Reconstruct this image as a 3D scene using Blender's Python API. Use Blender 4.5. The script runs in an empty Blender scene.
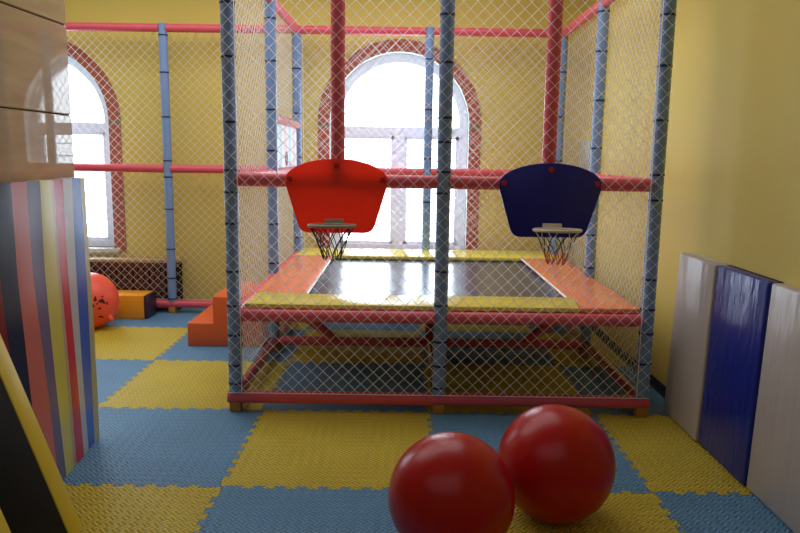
import bpy, bmesh, math, random
from mathutils import Vector, Matrix
random.seed(7)
S = bpy.context.scene
COL = S.collection
PI = math.pi

# ------------------------------------------------------------------ materials
def srgb(r, g, b):
    def f(c):
        c /= 255.0
        return c / 12.92 if c <= .04045 else ((c + .055) / 1.055) ** 2.4
    return (f(r), f(g), f(b), 1)

def mat(name, col, rough=.5, spec=.5, noise=0., nscale=8., bump=0., bscale=40., bstretch=(1, 1, 1), coat=0., metal=0., trans=0.):
    m = bpy.data.materials.new(name); m.use_nodes = True
    nt = m.node_tree; N = nt.nodes; L = nt.links
    b = N['Principled BSDF']
    b.inputs['Base Color'].default_value = col
    b.inputs['Roughness'].default_value = rough
    b.inputs['Specular IOR Level'].default_value = spec
    b.inputs['Coat Weight'].default_value = coat
    b.inputs['Metallic'].default_value = metal
    tc = N.new('ShaderNodeTexCoord')
    if noise:
        n = N.new('ShaderNodeTexNoise'); n.inputs['Scale'].default_value = nscale; n.inputs['Detail'].default_value = 4
        L.new(tc.outputs['Object'], n.inputs['Vector'])
        r = N.new('ShaderNodeMapRange'); r.inputs['To Min'].default_value = 1 - noise; r.inputs['To Max'].default_value = 1 + noise
        L.new(n.outputs['Fac'], r.inputs['Value'])
        mx = N.new('ShaderNodeVectorMath'); mx.operation = 'SCALE'
        mx.inputs[0].default_value = col[:3]
        L.new(r.outputs['Result'], mx.inputs['Scale']); L.new(mx.outputs['Vector'], b.inputs['Base Color'])
    if bump:
        mp = N.new('ShaderNodeMapping'); mp.inputs['Scale'].default_value = bstretch
        L.new(tc.outputs['Object'], mp.inputs['Vector'])
        n = N.new('ShaderNodeTexNoise'); n.inputs['Scale'].default_value = bscale; n.inputs['Detail'].default_value = 3
        L.new(mp.outputs['Vector'], n.inputs['Vector'])
        bp = N.new('ShaderNodeBump'); bp.inputs['Strength'].default_value = bump; bp.inputs['Distance'].default_value = .01
        L.new(n.outputs['Fac'], bp.inputs['Height']); L.new(bp.outputs['Normal'], b.inputs['Normal'])
    if trans:
        t = N.new('ShaderNodeBsdfTranslucent'); t.inputs['Color'].default_value = col
        mixs = N.new('ShaderNodeMixShader'); mixs.inputs['Fac'].default_value = trans
        L.new(b.outputs['BSDF'], mixs.inputs[1]); L.new(t.outputs['BSDF'], mixs.inputs[2])
        L.new(mixs.outputs['Shader'], N['Material Output'].inputs['Surface'])
    return m

def mat_foam(name, col):
    """EVA mat: rows of short raised bars that alternate direction."""
    m = bpy.data.materials.new(name); m.use_nodes = True
    nt = m.node_tree; N = nt.nodes; L = nt.links
    b = N['Principled BSDF']; b.inputs['Roughness'].default_value = .5; b.inputs['Specular IOR Level'].default_value = .35
    tc = N.new('ShaderNodeTexCoord')
    def wave(rot):
        mp = N.new('ShaderNodeMapping'); mp.inputs['Rotation'].default_value = (0, 0, rot)
        L.new(tc.outputs['Object'], mp.inputs['Vector'])
        w = N.new('ShaderNodeTexWave'); w.inputs['Scale'].default_value = 17.; w.wave_profile = 'SIN'
        L.new(mp.outputs['Vector'], w.inputs['Vector']); return w
    w1, w2 = wave(PI / 4), wave(-PI / 4)
    mp = N.new('ShaderNodeMapping'); mp.inputs['Rotation'].default_value = (0, 0, PI / 4)
    mp.inputs['Location'].default_value = (.003, .003, .4)
    L.new(tc.outputs['Object'], mp.inputs['Vector'])
    ck = N.new('ShaderNodeTexChecker'); ck.inputs['Scale'].default_value = 28.
    L.new(mp.outputs['Vector'], ck.inputs['Vector'])
    mx = N.new('ShaderNodeMix'); mx.data_type = 'FLOAT'
    L.new(ck.outputs['Fac'], mx.inputs['Factor']); L.new(w1.outputs['Fac'], mx.inputs['A']); L.new(w2.outputs['Fac'], mx.inputs['B'])
    bp = N.new('ShaderNodeBump'); bp.inputs['Strength'].default_value = .9; bp.inputs['Distance'].default_value = .006
    L.new(mx.outputs['Result'], bp.inputs['Height']); L.new(bp.outputs['Normal'], b.inputs['Normal'])
    n = N.new('ShaderNodeTexNoise'); n.inputs['Scale'].default_value = 3.
    L.new(tc.outputs['Object'], n.inputs['Vector'])
    r = N.new('ShaderNodeMapRange'); r.inputs['To Min'].default_value = .85; r.inputs['To Max'].default_value = 1.15
    L.new(n.outputs['Fac'], r.inputs['Value'])
    r2 = N.new('ShaderNodeMapRange'); r2.inputs['To Min'].default_value = .62; r2.inputs['To Max'].default_value = 1.1
    L.new(mx.outputs['Result'], r2.inputs['Value'])
    mm = N.new('ShaderNodeMath'); mm.operation = 'MULTIPLY'
    L.new(r.outputs['Result'], mm.inputs[0]); L.new(r2.outputs['Result'], mm.inputs[1])
    sc = N.new('ShaderNodeVectorMath'); sc.operation = 'SCALE'; sc.inputs[0].default_value = col[:3]
    L.new(mm.outputs['Value'], sc.inputs['Scale']); L.new(sc.outputs['Vector'], b.inputs['Base Color'])
    return m

def mat_stone():
    m = bpy.data.materials.new('polished_stone'); m.use_nodes = True
    nt = m.node_tree; N = nt.nodes; L = nt.links
    b = N['Principled BSDF']; b.inputs['Roughness'].default_value = .025; b.inputs['Specular IOR Level'].default_value = .5
    tc = N.new('ShaderNodeTexCoord')
    mp = N.new('ShaderNodeMapping'); mp.inputs['Scale'].default_value = (1, .5, 2.5)
    L.new(tc.outputs['Object'], mp.inputs['Vector'])
    n = N.new('ShaderNodeTexNoise'); n.inputs['Scale'].default_value = 6; n.inputs['Detail'].default_value = 8; n.inputs['Distortion'].default_value = .6
    L.new(mp.outputs['Vector'], n.inputs['Vector'])
    cr = N.new('ShaderNodeValToRGB')
    cr.color_ramp.elements[0].color = srgb(186, 160, 124); cr.color_ramp.elements[0].position = .3
    cr.color_ramp.elements[1].color = srgb(202, 176, 140); cr.color_ramp.elements[1].position = .7
    L.new(n.outputs['Fac'], cr.inputs['Fac']); L.new(cr.outputs['Color'], b.inputs['Base Color'])
    return m

def mat_glass():
    m = bpy.data.materials.new('window_glass'); m.use_nodes = True
    nt = m.node_tree; N = nt.nodes; L = nt.links
    N.remove(N['Principled BSDF'])
    t = N.new('ShaderNodeBsdfTransparent'); t.inputs['Color'].default_value = (.95, .97, .98, 1)
    g = N.new('ShaderNodeBsdfGlossy'); g.inputs['Roughness'].default_value = .02
    mx = N.new('ShaderNodeMixShader'); mx.inputs['Fac'].default_value = .05
    L.new(t.outputs['BSDF'], mx.inputs[1]); L.new(g.outputs['BSDF'], mx.inputs[2])
    L.new(mx.outputs['Shader'], N['Material Output'].inputs['Surface'])
    return m

M = {}
M['wall'] = mat('yellow_wall_paint', srgb(220, 200, 106), .6, .3, noise=.04, nscale=1.2, bump=.08, bscale=60)
M['ceiling'] = mat('white_ceiling_paint', srgb(225, 220, 205), .8, .2)
M['plaster'] = mat('reveal_plaster', srgb(215, 225, 220), .7, .2, noise=.03)
M['subfloor'] = mat('concrete_subfloor', srgb(120, 112, 95), .8, .2, noise=.1)
M['brick'] = mat('terracotta_brick', srgb(178, 98, 74), .8, .2, noise=.25, nscale=18, bump=.3, bscale=50)
M['mortar'] = mat('mortar', srgb(150, 120, 95), .9, .1)
M['pvc'] = mat('white_window_frame', srgb(232, 236, 248), .4, .4)
M['sill'] = mat('pale_stone_sill', srgb(205, 200, 192), .35, .4, noise=.06)
M['glass'] = mat_glass()
M['stone'] = mat_stone()
M['grout'] = mat('dark_grout', srgb(60, 50, 40), .9, .1)
M['tile_yellow'] = mat_foam('yellow_foam_mat', srgb(220, 196, 66))
M['tile_blue'] = mat_foam('blue_foam_mat', srgb(106, 158, 202))
M['post'] = mat('blue_foam_tube', srgb(124, 156, 208), .38, .4, noise=.08, nscale=14, bump=.15, bscale=30, bstretch=(1, 1, .3))
M['bar'] = mat('pink_foam_tube', srgb(222, 92, 110), .36, .4, noise=.07, nscale=14, bump=.15, bscale=30)
M['bar_wrapped'] = mat('plastic_wrapped_tube', srgb(150, 48, 72), .16, .6, noise=.1, nscale=20, bump=.8, bscale=30, coat=.6)
M['tie'] = mat('dark_blue_tie', srgb(24, 40, 92), .4, .4)
M['net'] = mat('white_nylon_cord', srgb(250, 250, 252), .6, .3, trans=.65)
M['rope'] = mat('white_border_rope', srgb(240, 238, 230), .7, .2)
M['foot'] = mat('wooden_foot', srgb(176, 130, 66), .6, .3, noise=.15, nscale=20)
M['orange_vinyl'] = mat('orange_vinyl', srgb(240, 138, 96), .22, .45, noise=.05, bump=.12, bscale=14)
M['red_orange_vinyl'] = mat('deep_orange_vinyl', srgb(226, 100, 50), .4, .4, noise=.05, bump=.1, bscale=14)
M['yellow_vinyl'] = mat('yellow_vinyl', srgb(228, 210, 84), .2, .5, noise=.05, bump=.22, bscale=16)
M['amber_vinyl'] = mat('amber_vinyl', srgb(238, 158, 38), .4, .4, noise=.05, bump=.1, bscale=14)
M['purple_vinyl'] = mat('dark_purple_vinyl', srgb(56, 38, 62), .4, .4)
M['bed'] = mat('black_jumping_mat', srgb(58, 68, 92), .22, .65, noise=.05, nscale=60, bump=.06, bscale=9)
M['steel'] = mat('galvanised_steel', srgb(150, 150, 150), .4, .5, metal=.8)
M['piping'] = mat('white_piping', srgb(240, 238, 235), .4, .4)
M['red_board'] = mat('red_plastic_board', srgb(240, 104, 80), .35, .35, trans=.7)
M['blue_board'] = mat('navy_plastic_board', srgb(24, 30, 150), .35, .45)
M['bolt_red'] = mat('red_bolt_cap', srgb(190, 40, 52), .35, .5)
M['rim'] = mat('grey_plastic_rim', srgb(168, 164, 150), .4, .4)
M['rim_white'] = mat('white_plastic_rim', srgb(232, 224, 208), .4, .4)
M['cord_dark'] = mat('navy_net_cord', srgb(26, 30, 58), .7, .2)
M['cord_white'] = mat('white_net_cord', srgb(232, 230, 226), .7, .2)
M['cord_orange'] = mat('orange_net_cord', srgb(226, 104, 56), .7, .2)
M['red_rubber'] = mat('red_rubber', srgb(180, 20, 24), .28, .4, noise=.06, nscale=5, bump=.03, bscale=60)
M['coral_rubber'] = mat('coral_rubber', srgb(246, 96, 74), .35, .4, noise=.05, nscale=5)
M['print_dark'] = mat('dark_print', srgb(84, 30, 30), .5, .3)
M['pad_white'] = mat('off_white_vinyl', srgb(190, 182, 180), .3, .45, noise=.03, bump=.6, bscale=6, bstretch=(2, 2.4, .5))
M['pad_blue'] = mat('royal_blue_vinyl', srgb(20, 44, 150), .24, .5, noise=.04, bump=.9, bscale=7, bstretch=(2, 2.6, .6))
M['pad_edge'] = mat('dark_pad_binding', srgb(40, 36, 40), .6, .3)
M['baseboard'] = mat('black_baseboard', srgb(30, 27, 26), .5, .4)
M['wood_dark'] = mat('dark_wood', srgb(96, 56, 44), .5, .4, noise=.2, nscale=10)
M['wood_gap'] = mat('dark_recess', srgb(44, 30, 28), .8, .2)
M['ledge'] = mat('beige_ledge', srgb(186, 158, 118), .5, .3)
for k, c in dict(s_beige=(196, 186, 140), s_blue=(58, 104, 205), s_grey=(196, 196, 204), s_red=(206, 44, 62), s_tan=(196, 166, 140),
                 s_yellow=(216, 204, 96), s_purple=(112, 100, 138), s_pink=(206, 112, 104), s_navy=(28, 40, 76), s_wine=(128, 26, 34)).items():
    M[k] = mat('stripe_' + k[2:], srgb(*c), .26, .45, bump=.18, bscale=5, bstretch=(1, 1, .6))
M['black_mat'] = mat('black_padded_fabric', srgb(24, 22, 22), .75, .2, noise=.1, nscale=30)
M['yellow_edge'] = mat('yellow_padded_border', srgb(226, 198, 66), .4, .4, noise=.04)
M['cloth_pale'] = mat('pale_fabric', srgb(226, 232, 234), .5, .3)
M['cloth_blue'] = mat('pale_blue_fabric', srgb(178, 214, 228), .5, .3)
M['cloth_pink'] = mat('pale_pink_fabric', srgb(240, 200, 206), .5, .3)
M['roll_pink'] = mat('glossy_pink_roll', srgb(236, 150, 172), .15, .6, coat=.5)
M['box_grey'] = mat('pale_blue_grey_box', srgb(176, 196, 208), .4, .4)
M['box_mark'] = mat('muted_orange_mark', srgb(196, 140, 110), .5, .3)

# ------------------------------------------------------------------ mesh helpers
WORLD = {}                                            # world position of every mesh object's origin
class MB:
    def __init__(s): s.bm = bmesh.new(); s.mats = []
    def mi(s, m):
        if m is None: return 0
        if m not in s.mats: s.mats.append(m)
        return s.mats.index(m)
    def faces(s, vs, fs, m=None):
        v = [s.bm.verts.new(p) for p in vs]; k = s.mi(m)
        for f in fs:
            try:
                q = s.bm.faces.new([v[i] for i in f]); q.material_index = k
            except ValueError: pass
        return v
    def box(s, a, b, m=None, bev=0., seg=2, mtx=None):
        t = bmesh.new(); bmesh.ops.create_cube(t, size=1.)
        for v in t.verts:
            v.co = Vector([(a[i] + b[i]) / 2 + v.co[i] * (b[i] - a[i]) for i in range(3)])
        if bev: bmesh.ops.bevel(t, geom=t.edges[:], offset=bev, segments=seg, profile=.5, affect='EDGES')
        s.merge(t, m, mtx)
    def merge(s, t, m=None, mtx=None):
        k = s.mi(m); mp = {}
        for v in t.verts: mp[v] = s.bm.verts.new(mtx @ v.co if mtx else v.co)
        for f in t.faces:
            q = s.bm.faces.new([mp[v] for v in f.verts]); q.material_index = k
        t.free()
    def tube(s, p0, p1, r, m=None, n=16, caps=True, r1=None):
        p0, p1 = Vector(p0), Vector(p1); d = (p1 - p0).normalized()
        u = d.orthogonal().normalized(); w = d.cross(u); r1 = r if r1 is None else r1
        vs = []
        for c, rr in ((p0, r), (p1, r1)):
            for i in range(n):
                a = 2 * PI * (i + .5) / n; vs.append(c + (u * math.cos(a) + w * math.sin(a)) * rr)
        fs = [(i, (i + 1) % n, n + (i + 1) % n, n + i) for i in range(n)]
        if caps: fs += [tuple(range(n - 1, -1, -1)), tuple(range(n, 2 * n))]
        s.faces(vs, fs, m)
    def path(s, pts, r, m=None, n=6, closed=False):
        pts = [Vector(p) for p in pts]; k = len(pts); vs = []; u = None
        for i, p in enumerate(pts):
            a = pts[(i - 1) % k] if closed or i > 0 else p
            b = pts[(i + 1) % k] if closed or i < k - 1 else p
            d = (b - a).normalized()
            u = d.orthogonal().normalized() if u is None else (u - d * u.dot(d)).normalized()
            w = d.cross(u)
            for j in range(n):
                t = 2 * PI * j / n; vs.append(p + (u * math.cos(t) + w * math.sin(t)) * r)
        fs = []
        for i in range(k if closed else k - 1):
            i2 = (i + 1) % k
            for j in range(n):
                fs.append((i * n + j, i * n + (j + 1) % n, i2 * n + (j + 1) % n, i2 * n + j))
        if not closed: fs += [tuple(range(n - 1, -1, -1)), tuple(range((k - 1) * n, k * n))]
        s.faces(vs, fs, m)
    def sphere(s, c, r, m=None, u=48, v=28, sc=(1, 1, 1)):
        t = bmesh.new(); bmesh.ops.create_uvsphere(t, u_segments=u, v_segments=v, radius=r)
        for q in t.verts: q.co = Vector((q.co.x * sc[0], q.co.y * sc[1], q.co.z * sc[2])) + Vector(c)
        s.merge(t, m)
    def prism(s, poly, axis, a, b, m=None, bev=0.):
        """poly: 2-D outline (counter-clockwise); extruded along axis 'x','y' or 'z' from a to b."""
        t = bmesh.new()
        def P(p, h):
            return {'x': (h, p[0], p[1]), 'y': (p[0], h, p[1]), 'z': (p[0], p[1], h)}[axis]
        va = [t.verts.new(P(p, a)) for p in poly]; vb = [t.verts.new(P(p, b)) for p in poly]; n = len(poly)
        t.faces.new(va); t.faces.new(vb[::-1])
        for i in range(n): t.faces.new((va[i], va[(i + 1) % n], vb[(i + 1) % n], vb[i]))
        bmesh.ops.recalc_face_normals(t, faces=t.faces[:])
        if bev: bmesh.ops.bevel(t, geom=t.edges[:], offset=bev, segments=2, profile=.5, affect='EDGES', clamp_overlap=True)
        s.merge(t, m)
    def build(s, name, material=None, parent=None, origin=None, smooth=.7):
        me = bpy.data.meshes.new(name)
        bmesh.ops.recalc_face_normals(s.bm, faces=s.bm.faces[:])
        s.bm.to_mesh(me); s.bm.free()
        if smooth:
            for p in me.polygons: p.use_smooth = True
            me.set_sharp_from_angle(angle=smooth)
        for m in (s.mats or [material]): me.materials.append(m)
        o = bpy.data.objects.new(name, me); COL.objects.link(o)
        if origin is not None:
            me.transform(Matrix.Translation(-Vector(origin))); o.location = origin
        if parent:
            o.parent = parent
            o.location = Vector(origin or (0, 0, 0)) - WORLD.get(parent.name, Vector(parent.location))
        WORLD[o.name] = Vector(origin or (0, 0, 0))
        return o


def tag(o, label, cat, group=None, kind=None):
    o['label'] = label; o['category'] = cat
    if group: o['group'] = group
    if kind: o['kind'] = kind
    return o
def empty(name, loc=(0, 0, 0)):
    o = bpy.data.objects.new(name, None); COL.objects.link(o); o.location = loc; o.empty_display_size = .1; return o
def struct(o, label=None):
    o['kind'] = 'structure'
    if label: o['label'] = label
    return o

# ------------------------------------------------------------------ room shell
YW = 6.90; XR = 1.73; XL = -5.2; YB = -3.6; ZC = 3.3
WIN = [(-3.49, 1), (-.025, 2)]; RW = .67; ZS = 1.83; ZSILL = .59; TH = .22

f = MB(); f.faces([(XL, YB, -.012), (XR, YB, -.012), (XR, YW, -.012), (XL, YW, -.012)], [(0, 1, 2, 3)])
struct(f.build('floor', M['subfloor']), 'bare grey subfloor under the foam tiles')
f = MB(); f.faces([(XL, YB, ZC), (XR, YB, ZC), (XR, YW, ZC), (XL, YW, ZC)], [(3, 2, 1, 0)])
struct(f.build('ceiling', M['ceiling']), 'plain white ceiling')

w = MB()
def quad(a, b, c, d, m): w.faces([a, b, c, d], [(0, 1, 2, 3)], m)
xs = XL
for cx, _ in WIN:
    quad((xs, YW, -.012), (cx - RW, YW, -.012), (cx - RW, YW, ZC), (xs, YW, ZC), M['wall'])
    quad((cx - RW, YW, -.012), (cx + RW, YW, -.012), (cx + RW, YW, ZSILL), (cx - RW, YW, ZSILL), M['wall'])
    n = 40
    arc = [(cx - RW * math.cos(PI * i / n), ZS + RW * math.sin(PI * i / n)) for i in range(n + 1)]
    for i in range(n):
        (x0, z0), (x1, z1) = arc[i], arc[i + 1]
        quad((x0, YW, z0), (x1, YW, z1), (x1, YW, ZC), (x0, YW, ZC), M['wall'])
    out = [(cx - RW, ZSILL)] + arc + [(cx + RW, ZSILL)]
    for i in range(len(out)):
        (x0, z0), (x1, z1) = out[i], out[(i + 1) % len(out)]
        quad((x0, YW, z0), (x1, YW, z1), (x1, YW + TH, z1), (x0, YW + TH, z0), M['plaster'])
    xs = cx + RW
quad((xs, YW, -.012), (XR, YW, -.012), (XR, YW, ZC), (xs, YW, ZC), M['wall'])
struct(w.build('wall_back', None, smooth=0), 'yellow painted wall with two arched windows')
for nm, pts in (('wall_right', [(XR, YB, -.012), (XR, YW, -.012), (XR, YW, ZC), (XR, YB, ZC)]),
                ('wall_left', [(XL, YB, -.012), (XL, YW, -.012), (XL, YW, ZC), (XL, YB, ZC)]),
                ('wall_front', [(XL, YB, -.012), (XR, YB, -.012), (XR, YB, ZC), (XL, YB, ZC)])):
    q = MB(); q.faces(pts, [(0, 1, 2, 3)]); struct(q.build(nm, M['wall']), 'plain yellow painted wall')
b = MB(); b.box((XR - .012, YB, 0), (XR, YW, .075), bev=.003); struct(b.build('baseboard_right', M['baseboard']), 'black skirting along the right wall')

# windows: frame, panes, sill, brick surround
def window(cx, k):
    root = empty('window_%d' % k, (cx, YW, ZSILL)); struct(root, 'white arched window blazing with daylight')
    y0, y1 = YW + .10, YW + .16
    fr = MB(); n = 40; Ri = RW - .085
    ring = []
    for rr in (RW - .002, Ri):
        ring.append([(cx - rr * math.cos(PI * i / n), ZS + rr * math.sin(PI * i / n)) for i in range(n + 1)])
    for i in range(n):
        a, b2, c, d = ring[0][i], ring[0][i + 1], ring[1][i + 1], ring[1][i]
        vs = [(p[0], y, p[1]) for y in (y0, y1) for p in (a, b2, c, d)]
        fr.faces(vs, [(0, 1, 2, 3), (7, 6, 5, 4), (0, 1, 5, 4), (3, 2, 6, 7)])
    fr.box((cx - RW + .002, y0, ZSILL), (cx - Ri, y1, ZS + .002))
    fr.box((cx + Ri, y0, ZSILL), (cx + RW - .002, y1, ZS + .002))
    fr.box((cx - Ri, y0, ZS - .115), (cx + Ri, y1, ZS - .025))
    fr.box((cx - .052, y0 + .002, ZSILL), (cx + .052, y1 - .002, ZS - .11))
    fr.box((cx - Ri, y0 + .001, ZSILL), (cx + Ri, y1 - .001, ZSILL + .06))
    for sx in (-1, 1):                                # casement stiles and rails inside each light
        xa, xb = (cx - Ri, cx - .052) if sx < 0 else (cx + .052, cx + Ri)
        for (p, q_) in (((xa, ZSILL + .06), (xa + .03, ZS - .115)), ((xb - .03, ZSILL + .06), (xb, ZS - .115)),
                        ((xa, ZS - .145), (xb, ZS - .115)), ((xa, ZSILL + .06), (xb, ZSILL + .09))):
            fr.box((p[0], y0 + .015, p[1]), (q_[0], y1 - .015, q_[1]))
    fr.build('frame', M['pvc'], root, smooth=0)
    for sx in (-1, 1):
        xa, xb = (cx - Ri, cx - .052) if sx < 0 else (cx + .052, cx + Ri)
        p = MB(); p.faces([(xa, y0 + .03, ZSILL + .06), (xb, y0 + .03, ZSILL + .06), (xb, y0 + .03, ZS - .115), (xa, y0 + .03, ZS - .115)], [(0, 1, 2, 3)])
        p.build('pane', M['glass'], root)
    p = MB(); pts = [(x, y0 + .03, z) for x, z in ring[1]] + [(cx + Ri, y0 + .03, ZS - .03), (cx - Ri, y0 + .03, ZS - .03)]
    p.faces(pts, [tuple(range(len(pts)))]); p.build('arched_pane', M['glass'], root)
    s = MB(); s.box((cx - RW - .06, YW - .06, ZSILL - .045), (cx + RW + .06, YW + .10, ZSILL), bev=.008); s.build('sill', M['sill'], root)
    g = MB()
    for i in range(8):
        z = ZSILL + .14 + i * .125
        g.tube((cx - RW, YW + .20, z), (cx + RW, YW + .20, z), .006, n=6)
    g.build('security_bar', M['pvc'], root)
    # brick surround
    t = MB(); wd = .115; yb0, yb1 = YW - .018, YW
    m_ = 32
    outer = [(cx - RW - wd, ZSILL - .045)] + [(cx - (RW + wd) * math.cos(PI * i / m_), ZS + (RW + wd) * math.sin(PI * i / m_)) for i in range(m_ + 1)] + [(cx + RW + wd, ZSILL - .045)]
    inner = [(cx - RW, ZSILL - .045)] + [(cx - RW * math.cos(PI * i / m_), ZS + RW * math.sin(PI * i / m_)) for i in range(m_ + 1)] + [(cx + RW, ZSILL - .045)]
    for i in range(len(outer) - 1):
        a, b2, c, d = outer[i], outer[i + 1], inner[i + 1], inner[i]
        vs = [(p_[0], y, p_[1]) for y in (YW - .010, YW - .001) for p_ in (a, b2, c, d)]
        t.faces(vs, [(0, 1, 2, 3), (0, 1, 5, 4), (3, 2, 6, 7)], M['mortar'])
    for i in range(m_):                               # arch voussoirs
        a0, a1 = PI * (i + .06) / m_, PI * (i + .94) / m_
        pr = [(RW + .003, a0), (RW + wd - .003, a0), (RW + wd - .003, a1), (RW + .003, a1)]
        vs = [(cx - r_ * math.cos(a), y, ZS + r_ * math.sin(a)) for y in (yb0, yb1) for r_, a in pr]
        t.faces(vs, [(0, 1, 2, 3), (0, 1, 5, 4), (1, 2, 6, 5), (2, 3, 7, 6), (3, 0, 4, 7)], M['brick'])
    z = ZSILL - .04
    while z + .068 < ZS + .02:
        for sx in (-1, 1):
            xa, xb = sorted((cx + sx * (RW + .003), cx + sx * (RW + wd - .003)))
            t.box((xa, yb0, z), (xb, yb1, z + .062), M['brick'])
        z += .0685
    struct(t.build('trim_%d' % k, None, smooth=0), 'terracotta brick surround of the arched window')
for cx, k in WIN: window(cx, k)

# stone pillar (polished courses)
p = MB(); zz = [0, .42, .845, 1.27, 1.70, 2.13, 2.56, 2.99, ZC - .002]
for a, b_ in zip(zz[:-1], zz[1:]):
    p.box((-.75, -1.55, a + (.003 if a else 0)), (0, 0, b_ - .003), M['stone'], bev=.004, seg=1)
p.box((-.742, -1.542, 0), (-.007, -.008, ZC - .002), M['grout'])
pil = p.build('wall_pillar', None, smooth=0)
pil.location = (-1.650, 3.585, 0); pil.rotation_euler = (0, 0, math.radians(-2.0))
struct(pil, 'polished brown stone pillar mirroring the window')

# ------------------------------------------------------------------ foam floor tiles
TX, TY, TS = .185, 4.06, 1.0
def edge_pts(a, b, seed):
    """toothed joint from a to b (horizontal or vertical), shared by both neighbours"""
    ax, ay = a; bx, by = b; n = 20; amp = .012; pts = [(ax, ay)]
    dx, dy = (bx - ax) / n, (by - ay) / n
    nx, ny = (-(by - ay), (bx - ax))
    for i in range(1, n - 1):
        s_ = 1 if i % 2 else -1
        for t_, e in ((i - .08 * s_ * 0 + .0, -.09), (i + 1, .09)):
            t2 = t_ + e
            pts.append((ax + dx * t2 + nx * amp * s_, ay + dy * t2 + ny * amp * s_))
    pts.append((bx, by)); return pts
TL = {
 (-3, -2): 'foam floor tile below the leaning black and yellow pad',
 (-2, -2): 'yellow foam floor tile at the bottom edge beside the leaning pad',
 (-1, -2): 'blue foam floor tile at the bottom edge left of the red balls',
 (0, -2): 'yellow foam floor tile underneath the two red balls',
 (1, -2): 'blue foam floor tile beside the nearest off-white wall pad',
 (-3, -1): 'yellow foam floor tile running under the striped pillar pad',
 (-2, -1): 'blue foam floor tile at the foot of the striped pillar pad',
 (-1, -1): 'yellow foam floor tile in front of the left half of the frame',
 (0, -1): 'blue foam floor tile mostly hidden behind the two red balls',
 (1, -1): 'yellow foam floor tile beside the blue wall pad',
 (-3, 0): 'blue foam floor tile just beyond the striped pillar pad',
 (-2, 0): 'yellow foam floor tile left of the front left blue post',
 (-1, 0): 'blue foam floor tile under the front left half of the trampoline',
 (0, 0): 'yellow foam floor tile under the front right half of the trampoline',
 (1, 0): 'blue foam floor tile under the front right corner of the frame',
 (-3, 1): 'yellow foam floor tile in front of the coral ball',
 (-2, 1): 'blue foam floor tile under the orange step block',
 (-1, 1): 'yellow foam floor tile under the back left half of the trampoline',
 (0, 1): 'blue foam floor tile under the back middle of the trampoline',
 (1, 1): 'yellow foam floor tile under the back right corner of the frame',
 (-3, 2): 'blue foam floor tile under the amber foam block',
 (-2, 2): 'yellow foam floor tile against the back wall behind the step block',
 (-1, 2): 'blue foam floor tile against the back wall left of centre',
 (0, 2): 'yellow foam floor tile against the back wall under the big window',
 (1, 2): 'blue foam floor tile in the far right corner',
}
# the far-left strip of floor by the window is all blue in the photograph
for (i, j), lab in TL.items():
    x0, x1, y0, y1 = TX + i, TX + i + 1, TY + j, TY + j + 1
    xr = min(x1, XR - .014); yt = min(y1, YW - .004)
    def clip(q): return (min(q[0], xr), min(q[1], yt))
    bot = edge_pts((x0, y0), (x1, y0), 0); rgt = edge_pts((x1, y0), (x1, y1), 0)
    top = edge_pts((x0, y1), (x1, y1), 0); lft = edge_pts((x0, y0), (x0, y1), 0)
    if xr < x1:
        bot = [q for q in bot if q[0] < xr] + [(xr, y0)]; rgt = [(xr, y0), (xr, y1)]; top = [q for q in top if q[0] < xr] + [(xr, y1)]
    if yt < y1:
        lft = [q for q in lft if q[1] < yt] + [(x0, yt)]; top = [(x0, yt), (xr if xr < x1 else x1, yt)]; rgt = [q for q in rgt if q[1] < yt] + [(rgt[-1][0], yt)]
    loop = bot[:-1] + rgt[:-1] + top[::-1][:-1] + lft[::-1][:-1]
    clean = []
    for q in loop:
        if not clean or (abs(q[0] - clean[-1][0]) + abs(q[1] - clean[-1][1])) > 1e-5: clean.append(q)
    cx, cy = (x0 + x1) / 2, (y0 + y1) / 2
    clean = [(cx + (q[0] - cx) * .9975, cy + (q[1] - cy) * .9975) for q in clean]
    t = MB(); t.prism(clean, 'z', -.011, 0.)
    yellow = (i + j) % 2 == 0
    if (i, j) == (-3, -2): lab = 'blue ' + lab
    o = t.build('foam_floor_tile', M['tile_yellow'] if yellow else M['tile_blue'], smooth=0, origin=(cx, cy, -.011))
    tag(o, lab, 'floor mat', 'interlocking foam floor tiles', 'thing')

# ------------------------------------------------------------------ play frame
XC, W, DN, D = .243, 1.215, 4.05, 1.30
ZM, ZT, ZB, Z0 = 1.377, 2.645, .585, .085
RP, RB = .040, .0375
def PX(c): return XC + W * c
def PY(r): return DN + D * r
frame = empty('play_cage', (PX(0), PY(1), 0))
tag(frame, 'blue and pink foam-wrapped tube frame caged round the trampoline', 'play cage')

def post(c, r, ties, z0=Z0 + RB - .006, z1=ZT + RB, foot=True):
    x, y = PX(c), PY(r)
    m = MB(); m.tube((x, y, z0), (x, y, z1), RP, n=24); o = m.build('post', M['post'], frame)
    for z in ties:
        t = MB(); t.tube((x, y, z - .006), (x, y, z + .006), RP + .0028, n=24); t.build('cable_tie', M['tie'], o)
    if foot:
        t = MB(); t.box((x - .034, y - .036, 0), (x + .034, y + .036, Z0 - RB + .012), bev=.006); t.build('foot', M['foot'], frame)
    return o
post(-1, 0, [2.342, 2.054, 1.699, 1.43, 1.305, 1.127, .847, .644, .469, .285, .174])
post(0, 0, [2.294, 2.038, 1.738, 1.604, 1.436, 1.317, .864, .662, .444, .297, .161])
post(1, 0, [2.309, 2.037, 1.74, 1.436, 1.293, .834, .656, .511, .328])
post(-1, 1, [2.50, 2.20, 1.85, 1.55, 1.30, 1.0, .70])
post(1, 1, [2.58, 2.30, 1.95, 1.60, 1.30, .95, .70])
post(-1, 2, [2.3, 1.9, 1.5, 1.1, .75]); post(0, 2, [2.4, 1.95, 1.5, 1.1]); post(1, 2, [2.3, 1.9, 1.5, 1.1])
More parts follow.
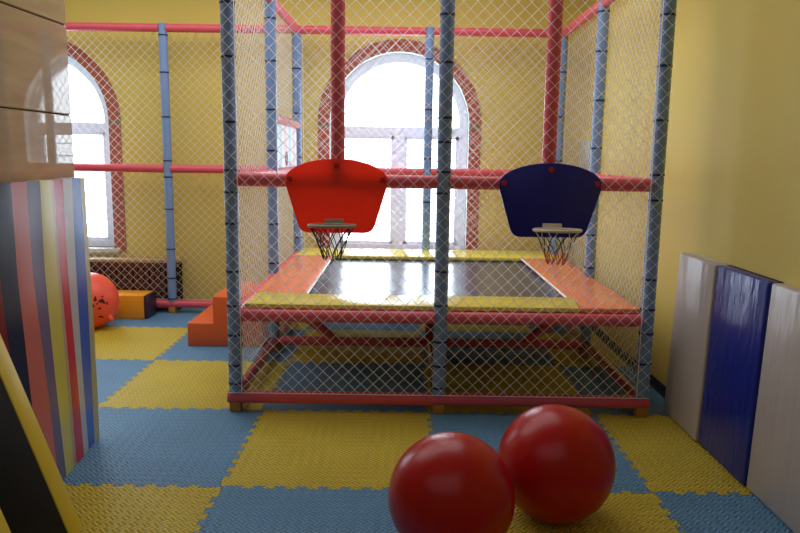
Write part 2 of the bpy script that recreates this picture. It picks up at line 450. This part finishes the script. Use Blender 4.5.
post(-2, 2, [2.58, 2.25, 1.85, 1.45, 1.30, 1.0, .62, .34, .14]); post(-3, 2, [2.3, 1.5])

def bar(p, q, m='bar', r=RB, name='crossbar'):
    b_ = MB(); b_.tube(p, q, r, n=20); return b_.build(name, M[m], frame)
e = RP - .006
for c in (-1, 0):                                     # front row
    for z in (ZM, ZB, ZT): bar((PX(c) + e, DN, z), (PX(c + 1) - e, DN, z))
bar((PX(-1) - .045, DN, Z0), (PX(1) + .04, DN, Z0))
for c in (-3, -2, -1, 0):                             # back row
    for z in (ZM, ZT): bar((PX(c) + e, PY(2), z), (PX(c + 1) - e, PY(2), z))
    bar((PX(c) - .03, PY(2), Z0), (PX(c + 1) - .031, PY(2), Z0))
for c in (-1, 0): bar((PX(c) + e, PY(2), ZB), (PX(c + 1) - e, PY(2), ZB))
for c in (-1, 1):                                     # sides
    for r in (0, 1):
        for z in (ZM, ZB, ZT): bar((PX(c), PY(r) + e, z), (PX(c), PY(r + 1) - e, z))
        bar((PX(c), PY(r) + RB, Z0), (PX(c), PY(r + 1) - RB, Z0), 'bar_wrapped')
bar((PX(0), DN + RB, Z0), (PX(0), PY(1) - RB, Z0), 'bar_wrapped')
bar((PX(-1) + RB, PY(1), Z0), (PX(1) - RB, PY(1), Z0))
bar((PX(-1) + RP, PY(1), .43), (-.50, PY(1), Z0 + .02), name='brace')
bar((PX(1) - RP, PY(1), .43), (.99, PY(1), Z0 + .02), name='brace')
bar((PX(0), PY(1), Z0 + RB), (PX(0), PY(1), .565), 'bar_wrapped', name='brace')
XH1, XH2 = -.362, .838                                # hoop poles
for x in (XH1, XH2): bar((x, DN, ZM + RB - .004), (x, DN, ZT - RB + .004), r=.040, name='hoop_pole')

# ------------------------------------------------------------------ nets
def net(name, label, o, u, v, Lu, Lv, step=.052, r=.0019, ropes=()):
    """diamond net in the plane o + u*a + v*b"""
    o, u, v = Vector(o), Vector(u), Vector(v); m = MB()
    n_ = u.cross(v).normalized()
    def strand(a, b_, rr):
        if (a - b_).length < .03: return
        k = max(2, int((a - b_).length / .25)); d = (b_ - a)
        pts = []
        for i in range(k + 1):
            q = a + d * (i / k)
            if 0 < i < k: q = q + u * random.uniform(-.0025, .0025) + v * random.uniform(-.003, .003)
            pts.append(q)
        m.path(pts, rr, n=4)
    sp = step * math.sqrt(2)
    k = -Lv
    while k < Lu:                                    # rising
        a0 = max(0, k); b0 = a0 - k; a1 = min(Lu, k + Lv); b1 = a1 - k
        if a1 > a0: strand(o + u * a0 + v * b0, o + u * a1 + v * b1, r)
        k += sp
    k = sp * .5
    while k < Lu + Lv:                               # falling
        a0 = max(0, k - Lv); b0 = k - a0; a1 = min(Lu, k); b1 = k - a1
        if a1 > a0: strand(o + u * a0 + v * b0 + n_ * .002, o + u * a1 + v * b1 + n_ * .002, r)
        k += sp
    for a in ropes or (0, Lu): m.path([o + u * a, o + u * a + v * Lv], .0032, n=6)
    for b_ in (0, Lv): m.path([o + v * b_, o + v * b_ + u * Lu], .003, n=6)
    ob = m.build(name, M['net'], origin=o)
    return tag(ob, label, 'net', 'white safety nets of the play frame')
OF = RP + .003
net('safety_net', 'white diamond-mesh net across the front, behind both hoops', (PX(-1) - .03, DN - OF, Z0 + RB), (1, 0, 0), (0, 0, 1), 2 * W + .06, ZT - Z0 - RB, ropes=(.075, 2 * W - .015))
net('safety_net', 'white diamond-mesh net on the left side beside the orange steps', (PX(-1) - OF, PY(0) + .05, Z0 + RB), (0, 1, 0), (0, 0, 1), 2 * D - .10, ZT - Z0 - RB, r=.0014)
net('safety_net', 'white diamond-mesh net on the right side along the yellow wall', (PX(1) + OF, PY(0) + .05, Z0 + RB), (0, 1, 0), (0, 0, 1), 2 * D - .10, ZT - Z0 - RB, r=.0014)
net('safety_net', 'white diamond-mesh net at the back, before the middle window', (PX(-1) + .05, PY(2) + OF, Z0 + RB), (1, 0, 0), (0, 0, 1), 2 * W - .10, ZT - Z0 - RB)
net('safety_net', 'white diamond-mesh net above the amber block, before the left window', (PX(-3) + .05, PY(2) + OF, Z0 + RB), (1, 0, 0), (0, 0, 1), 2 * W - .09, ZT - Z0 - RB, step=.056)

# ------------------------------------------------------------------ trampoline
tr = empty('trampoline', (PX(0), PY(1), .5))
tag(tr, 'rectangular trampoline with black bed and yellow and orange edge pads', 'trampoline')
bx0, bx1, by0, by1 = -.59, 1.065, 4.385, 6.13
ox0, ox1, oy0, oy1 = PX(-1) + .05, PX(1) - .05, DN + .01, PY(2) - .02
zp0, zp1 = ZB + RB + .001, ZB + RB + .030
m = MB(); m.box((bx0 - .06, by0 - .05, .610), (bx1 + .06, by1 + .05, .618)); m.build('jumping_bed', M['bed'], tr)
def pad(poly, material, label):
    q = MB(); q.prism(poly, 'z', zp0, zp1, bev=.007); o = q.build('edge_pad', M[material], tr); o['label'] = label; return o
pad([(ox0 + .01, oy0), (1.06, oy0), (1.10, by0 - .055), (bx1, by0), (bx0, by0), (bx0 - .30, by0 + .045), (ox0 + .01, by0 + .03)], 'yellow_vinyl', 'glossy yellow front edge pad')
pad([(ox0, by1 + .004), (bx0, by1), (bx1, by1), (ox1, by1 + .004), (ox1, oy1), (ox0, oy1)], 'yellow_vinyl', 'yellow back edge pad')
pl = pad([(ox0, by0 + .05), (bx0 - .30, by0 + .05), (bx0 - .002, by0 + .004), (bx0 - .002, by1 - .004), (ox0, by1)], 'orange_vinyl', 'orange left edge pad')
pr_ = pad([(1.065, oy0), (ox1 + .045, oy0), (ox1 + .045, oy0 + .02), (ox1, oy0 + .05), (ox1, by1), (bx1 + .002, by1 - .004), (bx1 + .002, by0 + .004), (1.104, by0 - .055)], 'orange_vinyl', 'orange right edge pad')
for pp, x in ((pl, bx0 + .002), (pr_, bx1 - .002)):
    q = MB(); q.tube((x, by0 + .01, zp1 - .006), (x, by1 - .01, zp1 - .006), .007, n=8); q.build('piping', M['piping'], pp)
m = MB()
for a, b_ in (((ox0 + .08, 4.14), (ox1 - .08, 4.14)), ((ox0 + .08, 6.52), (ox1 - .08, 6.52)), ((ox0 + .08, 4.14), (ox0 + .08, 6.52)), ((ox1 - .08, 4.14), (ox1 - .08, 6.52))):
    m.tube((a[0], a[1], .597), (b_[0], b_[1], .597), .02, n=10)
m.build('steel_frame', M['steel'], tr)
m = MB(); k = 0
for i in range(30):
    x = bx0 + .03 + i * (bx1 - bx0 - .06) / 29
    m.tube((x, 4.15, .604), (x, by0 - .04, .612), .007, n=6); m.tube((x, 6.51, .604), (x, by1 + .04, .612), .007, n=6)
for i in range(30):
    y = by0 + .03 + i * (by1 - by0 - .06) / 29
    m.tube((ox0 + .08, y, .604), (bx0 - .05, y, .612), .007, n=6); m.tube((ox1 - .08, y, .604), (bx1 + .05, y, .612), .007, n=6)
o = m.build('spring', M['steel'], tr); o['kind'] = 'stuff'

# ------------------------------------------------------------------ basketball hoops
def rounded(poly, rads, seg=6):
    out = []; n = len(poly)
    for i in range(n):
        p0, p1, p2 = Vector(poly[i - 1]), Vector(poly[i]), Vector(poly[(i + 1) % n]); r = rads[i]
        if r <= 0: out.append(tuple(p1)); continue
        d0, d1 = (p0 - p1).normalized(), (p2 - p1).normalized()
        a, b_ = p1 + d0 * r, p1 + d1 * r
        for k in range(seg + 1):
            t = k / seg; out.append(tuple(a * (1 - t) ** 2 + p1 * 2 * t * (1 - t) + b_ * t * t))
    return out
def hoop(cx, zc, board_m, rim_m, label, rim_dx, cords, blabel):
    yb = DN - RP - .010                              # back face of the board
    root = empty('basketball_hoop', (cx, yb, zc)); tag(root, label, 'basketball hoop', 'toy basketball hoops on the front of the frame')
    hw = .292
    top = [(hw * math.cos(a), .0 + .125 * math.sin(a)) for a in [PI * .06 + (PI * .88) * i / 20 for i in range(21)]]
    poly = [(cx + x, zc + z) for x, z in top] + [(cx - hw * .985, zc - .02), (cx - .205, zc - .293), (cx + .205, zc - .293), (cx + hw * .985, zc - .02)]
    n = len(top); rad = [0] * n + [0, .05, .05, 0]
    out = rounded(poly, rad)
    m = MB(); m.prism(out, 'y', yb - .014, yb, bev=.003); m.build('backboard', M[board_m], root)
    for dx, dz in ((0, .088), (-.262, .01), (.262, .01)):
        m = MB(); m.tube((cx + dx, yb - .026, zc + dz), (cx + dx, yb - .010, zc + dz), .014, n=14, r1=.017)
        m.tube((cx + dx, yb - .012, zc + dz), (cx + dx, DN - RB + .01, zc + dz), .006, n=8); m.build('bolt', M['bolt_red'], root)
    rx = cx + rim_dx; zr = zc - .243; R_ = .126; yc = yb - .014 - R_ - .018
    m = MB()
    pts = [(rx + R_ * math.cos(2 * PI * i / 36), yc + R_ * math.sin(2 * PI * i / 36), zr + .006 - .006 * math.sin(2 * PI * i / 36)) for i in range(36)]
    m.path(pts, .009, n=10, closed=True); m.build('rim', M[rim_m], root)
    m = MB(); m.box((rx - .055, yb - .030, zr - .012), (rx + .055, yb - .012, zr + .030), bev=.005)
    m.box((rx - .045, yb - .05, zr - .010), (rx + .045, yb - .02, zr + .006), bev=.003); m.build('bracket', M[rim_m], root)
    m = MB(); n_ = 10; H_ = .175
    for i in range(n_):
        for sgn in (-1, 1):
            pts = []
            for k in range(9):
                t = k / 8; a = 2 * PI * (i + sgn * t * 1.5) / n_
                rr = (R_ - .004) * (1 - .62 * t ** .8)
                pts.append((rx + rr * math.cos(a), yc + rr * math.sin(a), zr - .006 + (.006 - .006 * math.sin(a)) * (1 - t) - H_ * t))
            cu = cords[0] if (i + (sgn > 0)) % 3 else cords[1]
            m.path(pts[:6], .0026, M[cu], n=5); m.path(pts[5:], .0026, M[cords[2]], n=5)
    m.build('net', None, root)
hoop(XH1 - .002, 1.378, 'red_board', 'rim', 'red toy basketball hoop on the left half of the frame', -.012, ('cord_dark', 'cord_dark', 'cord_dark'), '')
hoop(XH2 + .003, 1.370, 'blue_board', 'rim_white', 'navy blue toy basketball hoop on the right half of the frame', .018, ('cord_dark', 'cord_white', 'cord_orange'), '')

# ------------------------------------------------------------------ balls
def ball(loc, r, name, label, m, group=None):
    q = MB(); q.sphere((loc[0], loc[1], r), r, u=64, v=40)
    o = q.build(name, M[m], origin=(loc[0], loc[1], 0)); tag(o, label, 'ball', group); return o
bl = ball((.208, 2.52), .241, 'exercise_ball', 'large red rubber ball nearest the camera, left of the pair', 'red_rubber', 'large red rubber balls')
br = ball((.672, 2.825), .245, 'exercise_ball', 'large red rubber ball behind its twin, right of the pair', 'red_rubber', 'large red rubber balls')
for bb, ang, r in ((bl, -2.0, .241), (br, -1.2, .245)):
    q = MB(); c = Vector((bb.location.x, bb.location.y, r)); d = Vector((math.cos(ang) * .5, math.sin(ang) * .45, -.74)).normalized()
    q.tube(c + d * (r - .004), c + d * (r + .002), .012, n=14); q.build('valve', M['red_rubber'], bb)
cb = ball((-2.70, 6.00), .245, 'play_ball', 'coral ball with a dark print in front of the amber block', 'coral_rubber')
cc = Vector((-2.70, 6.00, .245))
q = MB()
def patch(az, el, w_, h_, rot):
    az += .22
    d = Vector((math.cos(el) * math.sin(az), -math.cos(el) * math.cos(az), math.sin(el)))
    u = Vector((math.cos(az), math.sin(az), 0)); v = d.cross(u) * -1; n = 12; vs = []
    for k in range(n):
        a = 2 * PI * k / n; rr = 1 + .25 * math.sin(3 * a + rot)
        x, z = w_ * rr * math.cos(a), h_ * rr * math.sin(a)
        x, z = x * math.cos(rot) - z * math.sin(rot), x * math.sin(rot) + z * math.cos(rot)
        vs.append(cc + (d + u * x + v * z).normalized() * .2465)
    vs.append(cc + d * .2465)
    q.faces(vs, [(k, (k + 1) % n, n) for k in range(n)])
for a in ((.62, .12, .12, .07, .5), (.40, .22, .05, .09, .2), (.30, .02, .10, .03, .8), (.52, -.12, .06, .04, .1), (.80, .02, .05, .04, 1.), (.15, .16, .07, .04, 2.),
          (.66, .28, .04, .03, .4), (.22, -.10, .05, .03, 1.4), (.60, -.46, .10, .04, .3), (.45, .06, .03, .03, 0)):
    patch(*a)
q.build('print', M['print_dark'], cb)
q = MB(); d = Vector((.80, -.28, -.53)).normalized()
q.tube(cc + d * .22, cc + d * .275, .030, n=14, r1=.022); q.sphere(cc + d * .270, .022, u=16, v=10); q.build('horn', M['coral_rubber'], cb)

# ------------------------------------------------------------------ foam block and steps
q = MB(); q.box((-2.99, 6.34, 0), (-2.352, 6.60, .225), bev=.012); ab = q.build('foam_block', M['amber_vinyl'], origin=(-2.67, 6.46, 0))
tag(ab, 'amber foam block with a dark purple end, behind the coral ball', 'foam block')
q = MB(); q.box((-2.355, 6.345, .004), (-2.322, 6.595, .221), bev=.010); q.build('end_panel', M['purple_vinyl'], ab)['label'] = 'dark purple end panel'
q = MB(); q.prism([(-1.685, 0), (-1.085, 0), (-1.085, .405), (-1.48, .405), (-1.48, .19), (-1.685, .19)], 'y', 5.45, 6.15, bev=.010)
tag(q.build('foam_steps', M['red_orange_vinyl'], origin=(-1.4, 5.8, 0)), 'orange two-step foam stair beside the trampoline', 'foam steps')

# ------------------------------------------------------------------ radiator cover under left window
rc = empty('radiator_cover', (-3.2, 6.82, 0)); tag(rc, 'dark brown slatted radiator cover under the left window', 'radiator cover')
q = MB(); q.box((-4.3, 6.735, 0), (-2.16, 6.885, .475), M['wood_gap']); 
q.build('body', None, rc, smooth=0)
q = MB()
for i in range(40):
    x = -4.29 + i * .0535
    q.box((x, 6.722, .05), (x + .03, 6.736, .45), M['wood_dark'])
for z in (.0, .22, .43): q.box((-4.3, 6.718, z), (-2.155, 6.738, z + .045), M['wood_dark'])
q.build('grille', None, rc, smooth=0)
q = MB(); q.box((-4.32, 6.70, .475), (-2.14, 6.888, .505), bev=.006); q.build('top', M['ledge'], rc)

# ------------------------------------------------------------------ striped pillar pad
sy = [3.600, 3.545, 3.445, 3.365, 3.275, 3.245, 3.140, 3.040, 2.905, 2.79, 2.62, 2.44]
sm = ['s_beige', 's_blue', 's_grey', 's_red', 's_tan', 's_yellow', 's_purple', 's_pink', 's_navy', 's_wine', 's_yellow']
q = MB(); nz = 16; HP = 1.392
def face_x(y, z):
    t = max(0., min(1., (3.56 - y) / .55))
    return -1.606 + .052 * t * max(0, 1 - z / 1.0) + .004 * math.sin(y * 21 + z * 3)
for i, mn in enumerate(sm):
    ya, yb_ = sy[i], sy[i + 1]
    for k in range(nz):
        za, zb = HP * k / nz, HP * (k + 1) / nz
        q.faces([(face_x(ya, za), ya, za), (face_x(ya, zb), ya, zb), (face_x(yb_, zb), yb_, zb), (face_x(yb_, za), yb_, za)], [(0, 1, 2, 3)], M[mn])
    q.faces([(face_x(ya, HP), ya, HP), (-1.647, ya, HP), (-1.647, yb_, HP), (face_x(yb_, HP), yb_, HP)], [(0, 1, 2, 3)], M[mn])
for k in range(nz):                                   # far end and wrap
    za, zb = HP * k / nz, HP * (k + 1) / nz
    q.faces([(face_x(3.6, za), 3.6, za), (face_x(3.6, zb), 3.6, zb), (-2.42, 3.635, zb), (-2.42, 3.635, za)], [(0, 1, 2, 3)], M['s_beige'])
q.faces([(face_x(3.6, HP), 3.6, HP), (-1.647, 3.588, HP), (-2.42, 3.62, HP), (-2.42, 3.635, HP)], [(0, 1, 2, 3)], M['s_beige'])
ye = sy[-1]
q.faces([(face_x(ye, 0), ye, 0), (face_x(ye, HP), ye, HP), (-1.66, ye, HP), (-1.66, ye, 0)], [(0, 1, 2, 3)], M['s_yellow'])
bmesh.ops.remove_doubles(q.bm, verts=q.bm.verts[:], dist=.0008)
tag(q.build('pillar_pad', None, origin=(-1.62, 3.0, 0)), 'padded vinyl wrap in vertical coloured stripes round the stone pillar', 'pillar pad')

# ------------------------------------------------------------------ leaning black and yellow pad
lp = empty('leaning_pad', (-1.29, 2.5, 0)); tag(lp, 'black padded panel with yellow borders leaning at the lower left', 'padded panel')
ang = math.atan2(1, 2.9)                             # lean from vertical
def lean(mb, name, m, label=None):
    mtx = Matrix.Translation((-1.262, -.05, .015)) @ Matrix.Rotation(-ang, 4, 'Y')
    bmesh.ops.transform(mb.bm, matrix=mtx, verts=mb.bm.verts[:])
    o = mb.build(name, M[m], lp)
    if label: o['label'] = label
LH = .90
q = MB(); q.box((-.036, 2.315, .0), (-.004, 2.60, LH), bev=.006); lean(q, 'panel', 'black_mat')
for a, b_ in ((2.598, 2.70), (2.215, 2.317)):
    q = MB(); q.box((-.045, a, 0), (0, b_, LH), bev=.010); lean(q, 'border', 'yellow_edge', 'yellow border')

# ------------------------------------------------------------------ right wall pads
def wall_pad(y0, y1, m, label):
    root = empty('wall_pad', (1.66, (y0 + y1) / 2, 0)); tag(root, label, 'wall pad', 'vinyl pads leaning on the right wall')
    g = math.atan2(.030, .98); mtx = Matrix.Translation((1.622 + (3.65 - y0) * .018, 0, .002)) @ Matrix.Rotation(g, 4, 'Y')
    q = MB(); q.box((0, y0 + .003, 0), (.066, y1 - .003, .982), bev=.012, seg=3)
    bmesh.ops.transform(q.bm, matrix=mtx, verts=q.bm.verts[:]); q.build('cushion', M[m], root)
    q = MB(); q.box((.060, y0 + .001, .0), (.076, y1 - .001, .985), bev=.003)
    bmesh.ops.transform(q.bm, matrix=mtx, verts=q.bm.verts[:]); q.build('backing', M['pad_edge'] if m == 'pad_blue' else M[m], root)
wall_pad(3.648, 4.130, 'pad_white', 'off-white vinyl wall pad nearest the play frame')
wall_pad(3.125, 3.646, 'pad_blue', 'royal blue vinyl wall pad between two off-white pads')
wall_pad(2.60, 3.123, 'pad_white', 'off-white vinyl wall pad at the right edge, nearest the camera')

# ------------------------------------------------------------------ small things behind the net
wb = empty('wall_box', (XR, 6.63, 1.57)); tag(wb, 'small pale blue-grey box on the right wall behind the netting', 'wall box')
q = MB(); q.box((XR - .035, 6.44, 1.45), (XR - .001, 6.82, 1.69), bev=.004); q.build('body', M['box_grey'], wb)
q = MB(); q.box((XR - .042, 6.46, 1.47), (XR - .033, 6.80, 1.67), bev=.003); dr = q.build('door', M['box_grey'], wb)
q = MB()
for y, z, s_ in ((6.52, 1.53, .03), (6.60, 1.56, .025), (6.50, 1.60, .02), (6.68, 1.52, .02)): q.box((XR - .044, y, z), (XR - .0415, y + s_, z + s_ * .8))
q.build('marks', M['box_mark'], dr)

bn = empty('striped_banner', (PX(-1), 6.0, 1.40)); tag(bn, 'pastel striped panel with pink rolled top between the left posts', 'banner')
xb = PX(-1) + .002
q = MB(); q.tube((xb - .004, PY(1) + .043, 1.79), (xb - .004, PY(2) - .043, 1.79), .040, n=20)
q.build('roll', M['roll_pink'], bn)
q = MB(); cols = ['cloth_pale', 'cloth_pale', 'cloth_blue', 'cloth_pale', 'cloth_pink', 'cloth_pale', 'cloth_blue', 'cloth_pale', 'cloth_pink', 'cloth_pale']
for i, c in enumerate(cols):
    ya = 5.42 + i * .114; q.box((xb - .012, ya, ZM + RB + .004), (xb + .004, ya + .114, 1.78), M[c])
q.build('cloth', None, bn, smooth=0)
q = MB(); q.tube((xb + .003, 5.98, 1.49), (xb + .008, 5.98, 1.49), .06, n=20); q.build('print', M['print_dark'], bn)

# ------------------------------------------------------------------ light
wd_ = bpy.data.worlds.new('sky'); S.world = wd_; wd_.use_nodes = True
bg = wd_.node_tree.nodes['Background']; bg.inputs['Color'].default_value = (.76, .88, 1, 1); bg.inputs['Strength'].default_value = 9.0
for cx, k in WIN:                                     # portals that guide sky light through the windows
    l = bpy.data.lights.new('sky_portal', 'AREA'); l.shape = 'RECTANGLE'; l.size = 2 * RW; l.size_y = 1.92; l.cycles.is_portal = True
    o = bpy.data.objects.new('sky_portal', l); COL.objects.link(o); o.location = (cx, YW + .26, 1.54); o.rotation_euler = (-PI / 2, 0, 0)
def add_fill(x, y, sx, sy, e, col=(.97, .98, 1)):  # unseen fill light under the ceiling, added to lift the interior; no fixture there
    l = bpy.data.lights.new('fill_light', 'AREA'); l.shape = 'RECTANGLE'; l.size = sx; l.size_y = sy; l.energy = e; l.color = col
    o = bpy.data.objects.new('fill_light', l); COL.objects.link(o); o.location = (x, y, ZC - .02)
add_fill(-1.2, 4.9, 4.5, 2.6, 66)
add_fill(-1.2, -.5, 4.5, 3.0, 15)

# ------------------------------------------------------------------ camera
F, PITCH, ROLL = 704., .155, .0141
cam = bpy.data.cameras.new('camera'); co = bpy.data.objects.new('camera', cam); COL.objects.link(co)
cam.sensor_width = 36.; cam.lens = F / 800 * 36.; cam.clip_start = .05
co.location = (0, 0, 1.52)
fw = Vector((0, math.cos(PITCH), -math.sin(PITCH))); rt = Vector((1, 0, 0)); up = rt.cross(fw)
r2 = rt * math.cos(ROLL) + up * math.sin(ROLL); u2 = up * math.cos(ROLL) - rt * math.sin(ROLL)
mw = Matrix((r2, u2, -fw)).transposed()
co.rotation_euler = mw.to_euler()
S.camera = co
vs = S.view_settings
S.display_settings.display_device = 'sRGB'
vs.view_transform = 'Standard'; vs.look = 'None'; vs.gamma = 1.; vs.exposure = .15; vs.use_curve_mapping = False
S.cycles.use_denoising = True
S.cycles.max_bounces = 8; S.cycles.diffuse_bounces = 5; S.cycles.transparent_max_bounces = 12
